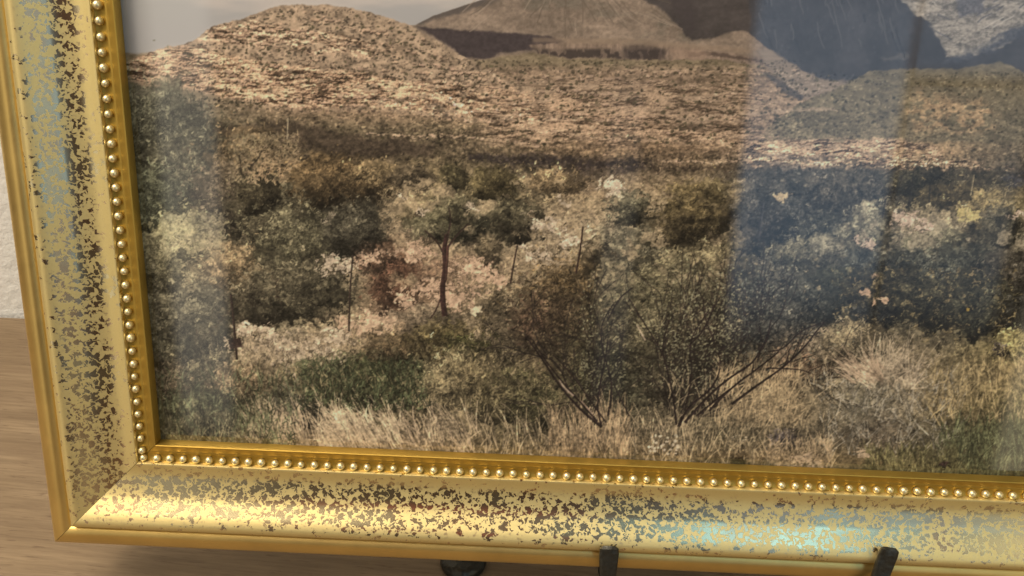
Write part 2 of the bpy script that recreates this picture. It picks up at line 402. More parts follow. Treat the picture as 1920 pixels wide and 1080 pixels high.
    # slope at right of the cone and its dark gully
    mix(cv, A(160, 138, 118)*(.75+.45*st[..., None]), poly([(1420, 94), (1445, 92), (1490, 122), (1545, 150), (1600, 152), (1560, 170), (1500, 178), (1450, 140)], 4, 4, 12)*.9)
    mix(cv, A(84, 76, 72), poly([(1424, 132), (1440, 136), (1506, 180), (1500, 188), (1478, 178)], 3, 2, 8)*.9)
    # ------------------------------------------------ right near hill
    rh = below([(1380, 320), (1440, 236), (1500, 192), (1560, 168), (1600, 148), (1630, 132), (1690, 128), (1790, 128), (1830, 122), (1872, 115), (1900, 124), (1926, 140), (2000, 150), (2100, 130)], 2, 3, 10)
    q = fbm(10, 6, 4); q2 = fbm(60, 30, 4)
    mix(cv, A(126, 112, 84)*(.55+.55*q[..., None]+.35*q2[..., None]), rh)
    pa = poly([(1690, 196), (1720, 172), (1780, 178), (1840, 188), (1868, 206), (1862, 244), (1800, 250), (1760, 238), (1720, 246), (1694, 222)], 14, 16, 30)
    mix(cv, A(206, 164, 116)*(.62+.6*q[..., None]), pa*ss(.38, .6, fbm(16, 8, 4))*.95)
    mix(cv, A(190, 160, 130), poly([(1440, 204), (1560, 200), (1570, 206), (1445, 210)], 2, 2, 8)*.7)

    # ------------------------------------------------ underpainting of everything below, from sampled colours
    under = {
     200: [(270,104,98,80),(400,135,118,92),(550,160,130,100),(700,175,140,108),(900,180,143,110),(1100,165,132,100),(1300,150,118,88),(1450,130,115,95),(1600,118,106,86),(1750,165,135,98),(1900,125,112,88)],
     240: [(270,90,86,70),(400,95,86,64),(550,105,90,66),(700,120,102,76),(900,128,108,80),(1100,150,120,90),(1300,140,110,82),(1450,125,108,86),(1600,120,106,84),(1750,140,120,85),(1900,118,108,82)],
     280: [(270,86,82,66),(400,88,78,58),(500,100,85,62),(650,88,72,54),(800,95,80,60),(950,120,100,74),(1100,140,112,82),(1300,135,108,80),(1450,172,144,118),(1600,178,146,116),(1750,175,140,100),(1900,130,112,85)],
     320: [(270,85,82,66),(400,80,72,56),(500,125,100,72),(620,92,76,54),(800,120,102,70),(950,95,82,60),(1100,72,60,50),(1300,120,100,74),(1450,72,68,62),(1600,80,74,62),(1750,75,68,50),(1900,78,70,60)],
     370: [(270,88,86,68),(400,90,82,62),(500,92,84,62),(620,80,70,48),(750,135,115,85),(850,118,102,72),(925,95,85,58),(1050,145,122,90),(1200,150,125,92),(1300,110,92,62),(1450,105,96,78),(1600,74,68,58),(1720,110,98,66),(1850,120,105,72)],
     430: [(270,95,94,74),(330,125,118,85),(420,85,76,60),(520,88,82,62),(660,82,76,60),(740,125,105,80),(840,98,90,68),(960,90,82,62),(1050,165,142,112),(1150,130,115,90),(1300,95,82,56),(1420,66,62,56),(1500,68,66,60),(1620,125,114,92),(1720,140,125,100),(1850,110,102,78)],
     490: [(270,120,112,85),(340,135,122,88),(430,130,110,80),(530,88,82,60),(650,150,128,98),(740,120,88,66),(840,130,102,78),(950,125,105,80),(1050,150,130,100),(1150,105,95,72),(1300,110,100,72),(1400,90,82,66),(1500,88,84,70),(1620,115,104,80),(1700,58,58,50),(1800,60,58,48),(1900,75,70,56)],
     550: [(270,100,94,72),(350,110,100,76),(430,80,72,56),(530,85,78,58),(650,105,95,70),(740,95,66,50),(840,120,98,74),(930,125,108,80),(1040,75,62,45),(1150,100,92,70),(1250,98,90,68),(1350,85,78,60),(1450,66,64,56),(1550,72,70,58),(1650,70,64,48),(1750,56,52,40),(1900,60,56,44)],
     600: [(280,88,84,64),(350,95,88,68),(450,150,130,100),(530,110,100,74),(640,140,120,90),(740,165,135,104),(840,110,95,70),(930,125,108,82),(1040,90,76,55),(1150,95,88,68),(1250,92,85,64),(1350,88,80,62),(1450,76,72,60),(1550,88,82,64),(1650,85,78,58),(1800,75,68,50),(1900,80,75,55)],
     650: [(290,85,80,62),(350,88,82,62),(450,170,148,115),(540,185,160,128),(650,150,128,96),(740,115,98,70),(850,95,82,55),(950,125,110,82),(1040,100,82,60),(1130,80,72,52),(1230,88,80,60),(1350,75,68,52),(1450,95,88,72),(1550,130,115,90),(1650,135,118,90),(1750,110,98,74),(1880,150,132,82)],
     700: [(300,110,98,76),(380,112,100,74),(460,130,112,84),(550,120,105,78),(640,85,84,58),(740,75,76,50),(830,120,104,72),(930,125,108,78),(1030,115,98,68),(1100,80,72,50),(1200,85,78,58),(1300,70,62,48),(1400,140,118,85),(1500,140,120,90),(1600,130,118,92),(1700,150,130,98),(1800,140,122,85),(1900,145,122,78)],
     760: [(310,88,84,60),(400,90,86,60),(480,105,94,68),(580,120,104,76),(700,95,88,58),(800,120,104,74),(900,125,110,78),(1000,100,92,62),(1100,98,86,62),(1200,110,98,72),(1300,115,102,76),(1400,140,120,88),(1500,145,124,90),(1600,125,115,92),(1700,135,120,94),(1800,125,105,68),(1900,115,104,62)],
     820: [(320,85,79,57),(420,81,75,54),(540,117,101,75),(640,140,118,91),(750,132,112,86),(850,128,109,80),(950,101,88,62),(1050,105,90,65),(1150,109,93,68),(1250,105,91,67),(1350,101,90,65),(1450,97,85,65),(1550,97,86,67),(1650,109,94,75),(1750,93,85,62),(1850,78,75,47),(1920,78,75,49)],
     880: [(320,100,86,58),(640,140,112,76),(900,130,108,72),(1200,132,108,72),(1450,130,104,70),(1650,120,102,66),(1800,100,90,56),(1920,96,88,54)]}
    ks = sorted(under); gx = np.arange(PX0, PX0+PW+10, 10)
    rows = []
    for k in ks:
        p = np.array(under[k], np.float32)
        rows.append(np.stack([np.interp(gx, p[:, 0], p[:, c]) for c in (1, 2, 3)], 1))
    rows = np.array(rows)
    gy = np.arange(PY0, PY0+PH+10, 10)
    U = np.zeros((len(gy), len(gx), 3), np.float32)
    for c in range(3):
        for i in range(len(gx)):
            U[:, i, c] = np.interp(gy, ks, rows[:, i, c])
    UN = np.stack([up(U[..., c], 10, 10) for c in range(3)], -1)
    wx = (fbm(40, 30, 3)-.5)*60; wy = (fbm(40, 30, 3)-.5)*34
    iy = np.clip(YY-PY0+wy*.6, 0, PH-1).astype(int); ix = np.clip(XX-PX0+wx, 0, PW-1).astype(int)
    UN = UN[iy, ix]
    midm = below([(220, 150), (400, 172), (560, 208), (700, 206), (860, 222), (1000, 246), (1200, 262), (1380, 276), (1400, 262), (2100, 262)], 6, 10, 30)
    tx = fbm(8, 6, 4); ty = fbm(30, 16, 4)
    mix(cv, UN*(.56+.6*tx[..., None]+.3*ty[..., None]), midm)
    # ------------------------------------------------ left stony hill
    top = [(220, 118), (250, 109), (285, 97), (318, 86), (345, 83), (368, 74), (380, 62), (396, 50), (420, 43), (455, 35), (490, 22), (515, 12), (560, 8), (612, 9), (655, 14), (690, 22), (728, 34), (770, 48), (790, 60), (820, 76), (850, 96), (880, 112), (905, 126), (950, 150), (1050, 178), (1200, 215), (1400, 262), (2100, 300)]
    low = [(220, 150), (300, 158), (400, 178), (480, 196), (560, 206), (700, 204), (860, 220), (1000, 240), (1200, 258), (1400, 275), (2100, 300)]
    hill = below(top, 1.6, 3, 7)*(1-below(low, 7, 9, 22))
    hill *= np.maximum(ss(1250, 900, XX), .5*ss(0, 60, YY-line(top)))
    g1 = fbm(12, 9, 4)
    mix(cv, A(176, 147, 118)*(.5+.9*g1[..., None]), hill)
    slope = YY-XX*.085
    # strata: broken rock with dark joints
    cl0 = fbm(44, 16, 3)
    def strata(cx, cy, tilt, col, cut=.5, gap=.09):
        n_ = shear(fbm(cx, cy, 5), tilt); k_ = shear(fbm(cx*.5, cy*.6, 3), tilt)
        d_ = n_-np.roll(n_, (int(max(2, cy*.34)), 2), (0, 1)); d_ = d_/(d_.std()+1e-6)
        crack = ss(0, gap, np.abs(k_-.47))
        lum = np.clip(.86+.27*d_+.22*(shear(cl0, tilt)-.5)/.12, .3, 1.2)*(.62+.38*crack)*(.9+.2*tx)
        return A(*col)*lum[..., None]*(1+np.clip(.9-lum, 0, .5)[..., None]*A(.06, -.06, -.16))
    rock = strata(36, 8, .10, (240, 190, 148), gap=.07)
    bandB = below([(220, 104), (300, 92), (380, 88), (430, 104), (560, 122), (640, 128), (760, 148), (880, 158), (1000, 172), (1120, 200), (1250, 228), (1400, 262), (2100, 300)], 6, 10, 24)
    bandB *= np.maximum(.0, 1-below([(220, 146), (300, 152), (400, 176), (480, 190), (560, 204), (700, 198), (860, 214), (1000, 238), (1200, 254), (1400, 270)], 6, 8, 18))
    patch = ss(.33, .47, fbm(26, 9, 4)+.10*ss(900, 500, XX)-.10*ss(900, 1300, XX))
    mix(cv, rock, bandB*patch*hill*.96)
    rock2 = strata(30, 13, .16, (244, 198, 158), gap=.09)
    bandA = below([(220, 90), (370, 70), (400, 46), (470, 40), (560, 52), (660, 66), (780, 96), (900, 140)], 5, 8, 18)*(1-below([(220, 100), (400, 76), (470, 84), (560, 96), (680, 104), (800, 112), (900, 126)], 6, 10, 18))
    mix(cv, rock2, bandA*hill*ss(.40, .5, fbm(26, 12, 4)+.08*ss(600, 400, XX))*ss(800, 640, XX)*.95)
    # scrub speckles over hill and plain
    for n, x0, x1, y0, y1, lo, hi, r in ((1500, 400, 900, 5, 150, .5, .8, 2.4), (500, 250, 900, 80, 200, .42, .7, 2.0),
                                         (2300, 800, 1500, 112, 270, .55, .85, 2.3), (2400, 800, 1500, 130, 300, 1.12, 1.4, 2.0),
                                         (1100, 1500, 2090, 135, 300, .62, .88, 2.3), (900, 1500, 2090, 140, 300, 1.15, 1.4, 2.0),
                                         (2600, 260, 1400, 185, 300, .55, .85, 3.0), (1100, 300, 1400, 185, 290, 1.15, 1.45, 2.2)):
        x, y = scat(n, x0, x1, y0, y1)
        k = (np.interp(x, [p[0] for p in top], [p[1] for p in top])+3 < y) | ((x > 880) & (y > 112))
        x = x[k]; y = y[k]; m_ = len(x)
        blobs(cv, x, y, rng.uniform(1.2, r*1.5, m_), rng.uniform(1, r, m_), tint(samp(cv, x, y), lo, hi, m_, 5), .8)
    stt = fbm(110, 7, 4); sg = plain*ss(130, 160, YY)*ss(300, 250, YY)*ss(860, 960, XX)*ss(1480, 1380, XX)
    mix(cv, A(96, 76, 60), sg*ss(.58, .66, stt)*.6); mix(cv, A(214, 176, 142)*(.7+.5*tx[..., None]), sg*ss(.44, .36, stt)*.55)
    rp = strata(30, 6, .02, (196, 158, 124), gap=.05)
    mix(cv, rp, sg*ss(.40, .55, fbm(60, 12, 4))*.75)
    # pale ledges through the plain
    for pts in ([(690, 251), (760, 254), (850, 254), (930, 262), (1010, 270)], [(1000, 170), (1060, 171), (1120, 176), (1180, 180)],
                [(1280, 228), (1340, 216), (1400, 214), (1430, 214)], [(980, 240), (1060, 250), (1160, 262)], [(1240, 300), (1330, 304), (1400, 300)]):
        p = np.array(pts); x = np.linspace(p[0, 0], p[-1, 0], 60)+rng.normal(0, 3, 60); y = np.interp(x, p[:, 0], p[:, 1])+rng.normal(0, 1.6, 60)
        blobs(cv, x, y, rng.uniform(2, 6, 60), rng.uniform(1, 2, 60), tint(A(206, 170, 136), .8, 1.08, 60), .8)
    for n_, x0, x1, y0, y1 in ((520, 300, 950, 20, 205), (420, 950, 1480, 115, 270), (240, 1480, 2090, 135, 300)):
        x, y = scat(n_, x0, x1, y0, y1); k = (np.interp(x, [p[0] for p in top], [p[1] for p in top])+4 < y) | ((x > 900) & (y > 114)); x = x[k]; y = y[k]; n_ = len(x)
        blobs(cv, x, y, rng.uniform(2, 4.6, n_), rng.uniform(1.4, 2.8, n_), tint(A(86, 76, 54), .75, 1.25, n_, 5), .85)
    # pale rock strip on the right
    rk = strata(26, 6, .0, (240, 194, 152), gap=.07)
    rs = poly([(1392, 268), (1440, 260), (1560, 258), (1690, 260), (1740, 270), (1790, 300), (1900, 316), (1700, 318), (1560, 310), (1400, 310)], 6, 8, 16)
    mix(cv, rk, rs*ss(.38, .5, fbm(30, 7, 4))*.95)
    # dark shaded flats at the foot of the hills
    for pts, c, a in (([(400, 236), (520, 228), (700, 258), (820, 270), (800, 292), (640, 290), (540, 270), (420, 262)], A(84, 68, 54), .75),
                      ([(880, 286), (1000, 290), (1100, 294), (1220, 304), (1210, 318), (1090, 312), (960, 306), (880, 300)], A(62, 52, 50), .9),
                      ([(1220, 308), (1380, 312), (1380, 322), (1220, 318)], A(70, 56, 44), .8),
                      ([(1385, 318), (1690, 318), (1690, 470), (1640, 380), (1560, 420), (1390, 440)], A(62, 60, 56), .55),
                      ([(1690, 322), (1900, 326), (1900, 370), (1840, 372), (1760, 384), (1700, 374)], A(66, 58, 42), .8),
                      ([(1880, 326), (1960, 326), (1960, 352), (1888, 350)], A(62, 62, 72), .8)):
        mix(cv, c*(.72+.55*tx[..., None]), poly(pts, 6, 10, 20)*a)

    # ------------------------------------------------ leafy texture over the middle ground
    def leafy(n, x0, x1, y0, y1, lo, hi, l0, l1, wd, al=.75, ang=None, hue=7):
        x, y = scat(n, x0, x1, y0, y1)
        a = rng.uniform(0, 2*np.pi, n) if ang is None else rng.normal(ang[0], ang[1], n)
        strokes(cv, x, y, a, rng.uniform(l0, l1, n), wd, tint(samp(UN, x, y), lo, hi, n, hue), al, rng.normal(0, .5, n))
    leafy(9000, 230, 2095, 290, 620, .55, .8, 3, 7, 2.2)
    leafy(9000, 230, 2095, 300, 640, .95, 1.35, 3, 7, 1.8)
    leafy(3600, 230, 2095, 330, 640, 1.3, 1.8, 2, 5, 1.6, .8)

    cl1 = fbm(34, 28, 4); cl2 = fbm(17, 13, 4); fine = fbm(7.5, 4.6, 3)
    def bush(cx, cy, rx, ry, col, n=None, lo=.5, hi=1.45, ln=(2, 6), wd=1.8, shade=.8, up_=False, al=.8, solid=.8):
        n = n or int(rx*ry*.42)
        col = A(*col)
        bx = slice(max(0, int(cx-rx*1.4-PX0)), min(PW, int(cx+rx*1.4-PX0))); by = slice(max(0, int(cy-ry*1.4-PY0)), min(PH, int(cy+ry*1.4-PY0)))
        X = XX[by, bx]; Y = YY[by, bx]
        nz = tx[by, bx]*.5+cl1[by, bx]*1.5
        e = ((X-cx)/rx)**2+((Y-cy)/ry)**2+(nz-1.)*1.7
        if solid > .4:
            e2 = ((X-cx-.12*rx)/(rx*1.02))**2+((Y-cy-.72*ry)/(ry*.42))**2+(nz-1.)*1.1
            cv[by, bx] *= 1-.32*ss(1.1, .2, e2)[..., None]
        m_ = ss(1.15, .6, e)*solid
        sh = np.clip(1-shade*((Y-cy)/ry*.45+.3)-shade*.25*(X-cx)/rx, .35, 1.2)
        cv[by, bx] = cv[by, bx]*(1-m_[..., None])+col*(sh*(.2+.7*tx[by, bx]+.95*cl2[by, bx]))[..., None]*m_[..., None]
        a = rng.uniform(0, 2*np.pi, n); r = np.abs(rng.normal(0, .56, n))
        x = cx+rx*r*np.cos(a); y = cy+ry*r*np.sin(a)
        k = samp(cl1, x, y)+.35*rng.random(n) > .36+.16*r; x = x[k]; y = y[k]; n = len(x)
        lgt = (1-shade*((y-cy)/ry*.4+.1)-shade*.25*(x-cx)/rx)*(.35+1.25*samp(cl2, x, y))
        lgt = np.clip(lgt, .3, 1.5)
        c = col*(lgt*rng.uniform(lo, hi, n))[:, None]+rng.normal(0, 4, (n, 1))*A(1, .9, .6)
        an = rng.normal(-np.pi/2, .7, n) if up_ else rng.uniform(0, 2*np.pi, n)
        strokes(cv, x, y, an, rng.uniform(*ln, n), wd, np.clip(c, 8, 250), al, rng.normal(0, .8, n))
    def rocks(pts, n, r, col=(226, 200, 168), al=.95):
        G = np.zeros((PH, PW), np.float32)
        for px, py, sg in pts:
            G = np.maximum(G, np.exp(-(((XX-px)/(sg*1.5))**2+((YY-py)/(sg*.8))**2)))
        f = np.roll(fine, (int(n*7) % 400, int(n*13) % 700), (0, 1)); d = np.roll(cl2, (int(n*3) % 400, int(n*11) % 700), (0, 1))
        v = f*.8+d*.2+G*.30
        mix(cv, A(92, 74, 54), ss(.56, .66, v)*ss(.12, .3, G)*.6)
        mix(cv, A(*col)*(.66+.46*tx[..., None]), ss(.635, .70, v)*ss(.1, .25, G)*al)

    # tree mass on the left
    for b in ((300, 250, 95, 95, (92, 90, 70)), (350, 330, 90, 80, (88, 84, 64)), (290, 380, 60, 70, (88, 90, 68)),
              (470, 300, 80, 60, (112, 92, 64)), (430, 370, 70, 70, (84, 72, 56)), (520, 400, 90, 80, (84, 76, 56)),
              (480, 350, 45, 45, (70, 62, 44)), (350, 440, 70, 50, (128, 120, 84)), (300, 490, 50, 60, (118, 110, 80)),
              (440, 500, 55, 45, (132, 110, 78)), (560, 460, 90, 70, (88, 82, 60)), (480, 560, 60, 50, (74, 66, 50)),
              (560, 540, 90, 60, (88, 80, 60)), (350, 600, 80, 70, (92, 86, 66)), (330, 670, 55, 40, (80, 76, 58)), (400, 640, 40, 40, (82, 76, 58))):
        bush(*b[:4], b[4], lo=.55, hi=1.5, ln=(4, 11), wd=1.8)
    leafy(900, 430, 560, 250, 340, 1.2, 1.6, 4, 9, 1.6)
    leafy(900, 300, 420, 400, 470, 1.15, 1.5, 4, 10, 1.8)
    for p in ([(466, 318), (480, 300), (492, 280)], [(444, 350), (452, 318), (448, 290)], [(365, 650), (372, 620), (362, 600)], [(380, 640), (410, 600), (440, 570)], [(505, 510), (515, 540), (530, 580)]):
        stem(p, 3, 1.4, (78, 66, 50), .7)
    # bushes of the middle ground
    for b in ((620, 330, 78, 44, (104, 82, 52)), (645, 358, 84, 34, (74, 60, 40)), (665, 425, 60, 58, (80, 74, 58)), (700, 330, 50, 30, (140, 116, 78)),
              (770, 335, 40, 22, (92, 78, 58)), (925, 345, 52, 30, (92, 80, 50)), (850, 335, 24, 30, (72, 64, 42)), (965, 408, 48, 44, (82, 74, 54)),
              (800, 392, 60, 30, (118, 102, 72)), (835, 420, 64, 40, (90, 84, 60)), (850, 395, 50, 36, (92, 84, 60)), (880, 420, 36, 30, (82, 78, 58)),
              (1040, 340, 60, 26, (142, 116, 80)), (1180, 392, 42, 34, (96, 90, 68)), (1300, 396, 72, 56, (92, 78, 48)), (1285, 430, 60, 40, (80, 68, 44)),
              (1345, 380, 40, 40, (104, 90, 60)), (1150, 450, 50, 34, (128, 116, 90)), (1200, 470, 50, 46, (104, 96, 74)), (1100, 470, 30, 40, (120, 104, 78)),
              (1330, 480, 70, 46, (124, 110, 78)), (740, 530, 46, 60, (104, 70, 52)), (700, 480, 40, 30, (120, 88, 66)), (912, 470, 22, 32, (86, 74, 54)), (915, 500, 14, 24, (70, 58, 44)),
              (930, 560, 60, 50, (126, 108, 80)), (1440, 380, 70, 50, (72, 68, 60)), (1500, 400, 60, 60, (66, 64, 58)), (1600, 370, 90, 50, (76, 70, 60)), (1430, 430, 50, 50, (64, 60, 54)),
              (1560, 440, 70, 44, (72, 70, 60)), (1640, 400, 40, 26, (130, 122, 98)), (1620, 440, 60, 34, (118, 112, 90)), (1500, 470, 70, 30, (104, 98, 78)),
              (1716, 345, 40, 34, (58, 54, 40)), (1745, 325, 26, 12, (50, 46, 38)), (1780, 370, 60, 30, (84, 72, 48)), (1850, 400, 60, 36, (130, 112, 72)), (1770, 430, 70, 36, (122, 108, 82)),
              (1880, 420, 40, 40, (90, 84, 66)), (1750, 450, 60, 30, (116, 110, 84)), (1560, 480, 60, 40, (104, 98, 80))):
        bush(*b[:4], b[4])
    blobs(cv, *scat(70, 1450, 1480, 362, 374), 4, 2, tint(A(186, 160, 120), .85, 1.1, 70), .7)
    blobs(cv, *scat(80, 1800, 1840, 392, 412), 4, 3, tint(A(190, 170, 104), .8, 1.1, 80), .7)
    clr = ss(.50, .62, np.roll(cl1, (170, 310), (0, 1)))*ss(318, 345, YY)*ss(600, 520, YY)*ss(690, 760, XX)*ss(1420, 1330, XX)
    mix(cv, A(152, 130, 98)*(.5+.55*tx[..., None]+.45*fine[..., None]), clr*.75)
    clr = ss(.54, .64, np.roll(cl1, (90, 510), (0, 1)))*ss(385, 410, YY)*ss(520, 470, YY)*ss(1560, 1600, XX)
    mix(cv, A(140, 126, 102)*(.5+.55*tx[..., None]+.45*fine[..., None]), clr*.7)
    ty_ = np.array([p[0] for p in top]); tz_ = np.array([p[1] for p in top])
    for _ in range(85):
        left = rng.random() < .6
        x0 = rng.uniform(255, 900) if left else rng.uniform(880, 1400); ln_ = rng.uniform(30, 150)
        yt = np.interp(x0, ty_, tz_); yb = np.interp(x0, [p[0] for p in low], [p[1] for p in low])
        y0 = rng.uniform(yt+8, yb-6) if left else rng.uniform(124, 262)
        if yb-yt < 14 and left: continue
        tl = .11 if left else .03
        px_ = np.arange(0, ln_, 9); py_ = y0+px_*tl+np.cumsum(rng.normal(0, 1.1, len(px_)))
        if len(px_) < 3: continue
        yq = np.interp(x0+px_, ty_, tz_); ok = (py_ > yq+5) | (x0+px_ > 900)
        if not ok.all(): continue
        m_ = int(ln_/6); q_ = rng.uniform(0, ln_, m_); q_ = q_[samp(fine, x0+q_, y0+q_*tl) > .44]; m_ = len(q_)
        if m_ < 3: continue
        qy = np.interp(q_, px_, py_)+rng.normal(0, 1., m_); rx_ = rng.uniform(2, 5, m_)*rng.uniform(.7, 1.6); ry_ = rng.uniform(1.1, 2.4, m_)*rng.uniform(.7, 1.5)
        blobs(cv, x0+q_+1, qy+ry_*1.1, rx_, ry_*.8, tint(A(92, 72, 56), .7, 1.2, m_, 5), .7); blobs(cv, x0+q_, qy, rx_, ry_, tint(A(222, 180, 146), .7, 1.08, m_, 6), .7)
    # white stones
    rocks([(630, 494, 22), (650, 498, 14), (616, 415, 8), (618, 400, 7)], 60, 5)
    rocks([(1010, 415, 14), (1040, 425, 16), (1060, 450, 14), (1075, 450, 10), (1012, 480, 16), (1040, 490, 20), (985, 400, 10), (985, 465, 8)], 130, 5)
    rocks([(745, 368, 6), (790, 395, 8), (880, 390, 10), (1045, 373, 5), (1062, 380, 6), (1150, 350, 20)], 36, 4)
    rocks([(770, 470, 24), (810, 540, 22), (880, 500, 24), (905, 520, 24), (760, 560, 20), (850, 560, 30), (690, 480, 18)], 150, 5, (214, 172, 138))
    rocks([(1700, 410, 18), (1690, 400, 12), (1730, 425, 14), (1905, 405, 10), (1608, 452, 8), (1630, 458, 10)], 80, 4.5, (222, 190, 164))
    rocks([(455, 606, 10), (460, 622, 14), (432, 640, 10), (448, 662, 8), (500, 625, 20), (530, 645, 28), (580, 655, 30), (610, 660, 24), (545, 675, 22), (556, 700, 12), (630, 630, 22)], 330, 5.5, (232, 204, 168))
    rocks([(700, 598, 26), (730, 602, 20), (690, 612, 20), (650, 604, 12)], 130, 5.5, (228, 186, 148))
    rocks([(1640, 555, 8), (1625, 550, 6), (1640, 512, 6)], 16, 4, (190, 150, 115))
    stem([(512, 642), (540, 645), (562, 650)], 9, 8, (228, 202, 164)); stem([(450, 604), (470, 606)], 8, 8, (226, 200, 166))
    for b in ((836, 420, 44, 28, (94, 88, 62)), (852, 392, 34, 26, (98, 90, 64)), (806, 432, 26, 18, (96, 88, 64)), (962, 402, 40, 32, (88, 80, 58)), (925, 346, 46, 26, (88, 76, 48)),
              (1300, 396, 66, 50, (88, 74, 46)), (1285, 432, 50, 34, (76, 64, 42)), (1180, 392, 38, 30, (94, 88, 66)), (640, 352, 78, 34, (78, 62, 40)), (665, 425, 54, 50, (80, 74, 58))):
        bush(*b[:4], b[4], solid=.6)
    bush(895, 640, 90, 50, (112, 96, 72)); bush(800, 600, 60, 30, (126, 108, 84))
    blobs(cv, A(887, 889, 884), A(579, 583, 581), A(6, 6, 5), A(6, 5, 6), np.tile(A(224, 200, 160), (3, 1)), .95)
    # ------------------------------------------------ dark bushes on the right
    for b in ((1720, 500, 60, 34, (62, 62, 52)), (1640, 500, 60, 36, (60, 60, 52)), (1800, 500, 80, 40, (60, 60, 50)), (1900, 520, 60, 50, (64, 58, 48)),
              (1580, 530, 50, 30, (60, 60, 46)), (1660, 545, 90, 50, (58, 52, 36)), (1760, 560, 90, 56, (60, 56, 40)), (1860, 580, 80, 60, (56, 54, 40)), (1640, 590, 44, 26, (48, 48, 44)), (1900, 600, 40, 60, (48, 46, 40)), (1550, 580, 40, 40, (56, 58, 50))):
        bush(*b[:4], b[4], lo=.45, hi=1.7)
    x, y = scat(420, 1560, 1910, 500, 640); strokes(cv, x, y, rng.uniform(0, 6.28, 420), rng.uniform(3, 8, 420), 2, tint(A(136, 116, 76), .7, 1.2, 420), .75)
    rocks([(1640, 514, 6), (1652, 560, 5), (1638, 566, 6), (1622, 548, 5)], 18, 3.6, (196, 156, 122))
    bush(1900, 645, 40, 30, (176, 158, 96)); bush(1875, 655, 18, 14, (84, 74, 74))

    # ------------------------------------------------ foreground scrub and grass
    for b in ((320, 720, 60, 40, (124, 106, 80)), (400, 700, 60, 40, (104, 96, 70)), (450, 720, 60, 34, (134, 110, 80)), (380, 770, 80, 40, (86, 86, 58)), (340, 800, 70, 30, (98, 92, 62)),
              (480, 780, 60, 40, (92, 88, 62)), (560, 760, 50, 40, (96, 92, 74)), (640, 720, 90, 44, (76, 80, 50)), (720, 690, 70, 40, (72, 76, 46)), (760, 720, 60, 50, (66, 70, 44)),
              (600, 700, 50, 30, (86, 88, 58)), (740, 650, 60, 26, (118, 96, 66)), (830, 640, 70, 40, (88, 76, 46)), (870, 650, 50, 24, (76, 74, 40)), (850, 710, 60, 60, (142, 126, 90)),
              (900, 700, 50, 40, (128, 112, 76)), (970, 720, 60, 40, (104, 96, 62)), (930, 750, 70, 40, (104, 92, 62)), (1010, 760, 60, 40, (90, 84, 54)), (1060, 770, 50, 30, (92, 82, 56)),
              (1480, 640, 70, 40, (120, 106, 88)), (1540, 660, 80, 44, (132, 114, 90)), (1490, 690, 60, 34, (140, 108, 82)), (1600, 640, 70, 40, (128, 112, 82))):
        bush(*b[:4], b[4], ln=(4, 12), up_=False, lo=.5, hi=1.5, solid=.6)
    # break up the outlines painted so far
    def warp(amp, cell=15):
        nonlocal cv
        k = ss(290, 350, YY)*.9+.1*ss(100, 140, YY)
        dx = ((fbm(cell, cell, 3)-.5)*amp*1.2+(vn(4, 4)-.5)*4)*k; dy = ((fbm(cell, cell, 3)-.5)*amp+(vn(4, 4)-.5)*4)*k
        cv = cv[np.clip(YY-PY0+dy, 0, PH-1).astype(int), np.clip(XX-PX0+dx, 0, PW-1).astype(int)]
    warp(20)
    def grass(n, x0, x1, y0, y1, col, lo, hi, l0, l1, wd, lean, sp, al=.8, use=0.):
        wd = wd*.78; col = tuple(A(*col)*A(.98, 1.01, 1.06))
        x, y = scat(n, x0, x1, y0, y1); k = samp(cl1, x, y)+.4*rng.random(n) > .52; x = x[k]; y = y[k]
        o = np.argsort(y); x = x[o]; y = y[o]; n = len(x)
        c = A(*col)*(1-use)+samp(UN, x, y)*use
        ln = rng.uniform(l0, l1, n)
        strokes(cv, x, y, rng.normal(lean, sp, n), ln, wd, np.clip(c*rng.uniform(lo, hi, (n, 1))*(.55+.85*samp(cl2, x, y))[:, None]+rng.normal(0, 3, (n, 1)), 8, 250), al*.85, rng.normal(0, .45, n))
    H = -np.pi/2
    grass(3600, 290, 2090, 640, 910, (0, 0, 0), .5, .82, 8, 24, 2.2, H, .4, .7, 1.)
    grass(4200, 290, 2090, 650, 910, (0, 0, 0), .95, 1.35, 8, 26, 1.7, H, .38, .75, 1.)
    grass(1500, 290, 2090, 660, 910, (0, 0, 0), 1.25, 1.6, 6, 20, 1.4, H, .45, .8, 1.)
    def post(cv_):
        nonlocal cv
        cv = cv_
        # thin trunk tree, posts, little sign
        stem([(838, 440), (832, 470), (836, 500), (828, 545), (834, 592)], 7, 10, (66, 42, 38)); stem([(833, 478), (818, 450), (796, 432)], 3, 1.4, (62, 44, 38), .7); stem([(836, 470), (856, 440), (878, 420)], 3, 1.4, (62, 44, 38), .7); stem([(838, 446), (846, 415), (842, 390)], 3.4, 1.2, (62, 46, 38), .6); stem([(826, 560), (816, 585), (806, 598)], 2.4, 1.4, (70, 48, 40), .6); stem([(840, 460), (838, 500), (836, 525)], 3, 3, (84, 54, 46))
        stem([(662, 478), (656, 540), (654, 620)], 2., 2.8, (64, 50, 42)); stem([(970, 460), (963, 495), (957, 532)], 1.6, 2.2, (60, 42, 36))
        stem([(1093, 425), (1088, 470), (1080, 512)], 2, 2.6, (58, 40, 34)); stem([(433, 552), (438, 600), (444, 674)], 3, 3.4, (62, 46, 40))
        stem([(430, 646), (452, 642)], 16, 16, (70, 52, 46)); stem([(540, 222), (539, 262)], 1.4, 1.2, (168, 150, 120), .7)
        stem([(1422, 450), (1428, 400), (1432, 380)], 6, 3, (62, 58, 56)); stem([(1704, 384), (1712, 340), (1714, 322)], 4, 2, (52, 46, 38)); stem([(1742, 380), (1745, 340)], 2.4, 2, (60, 52, 42))
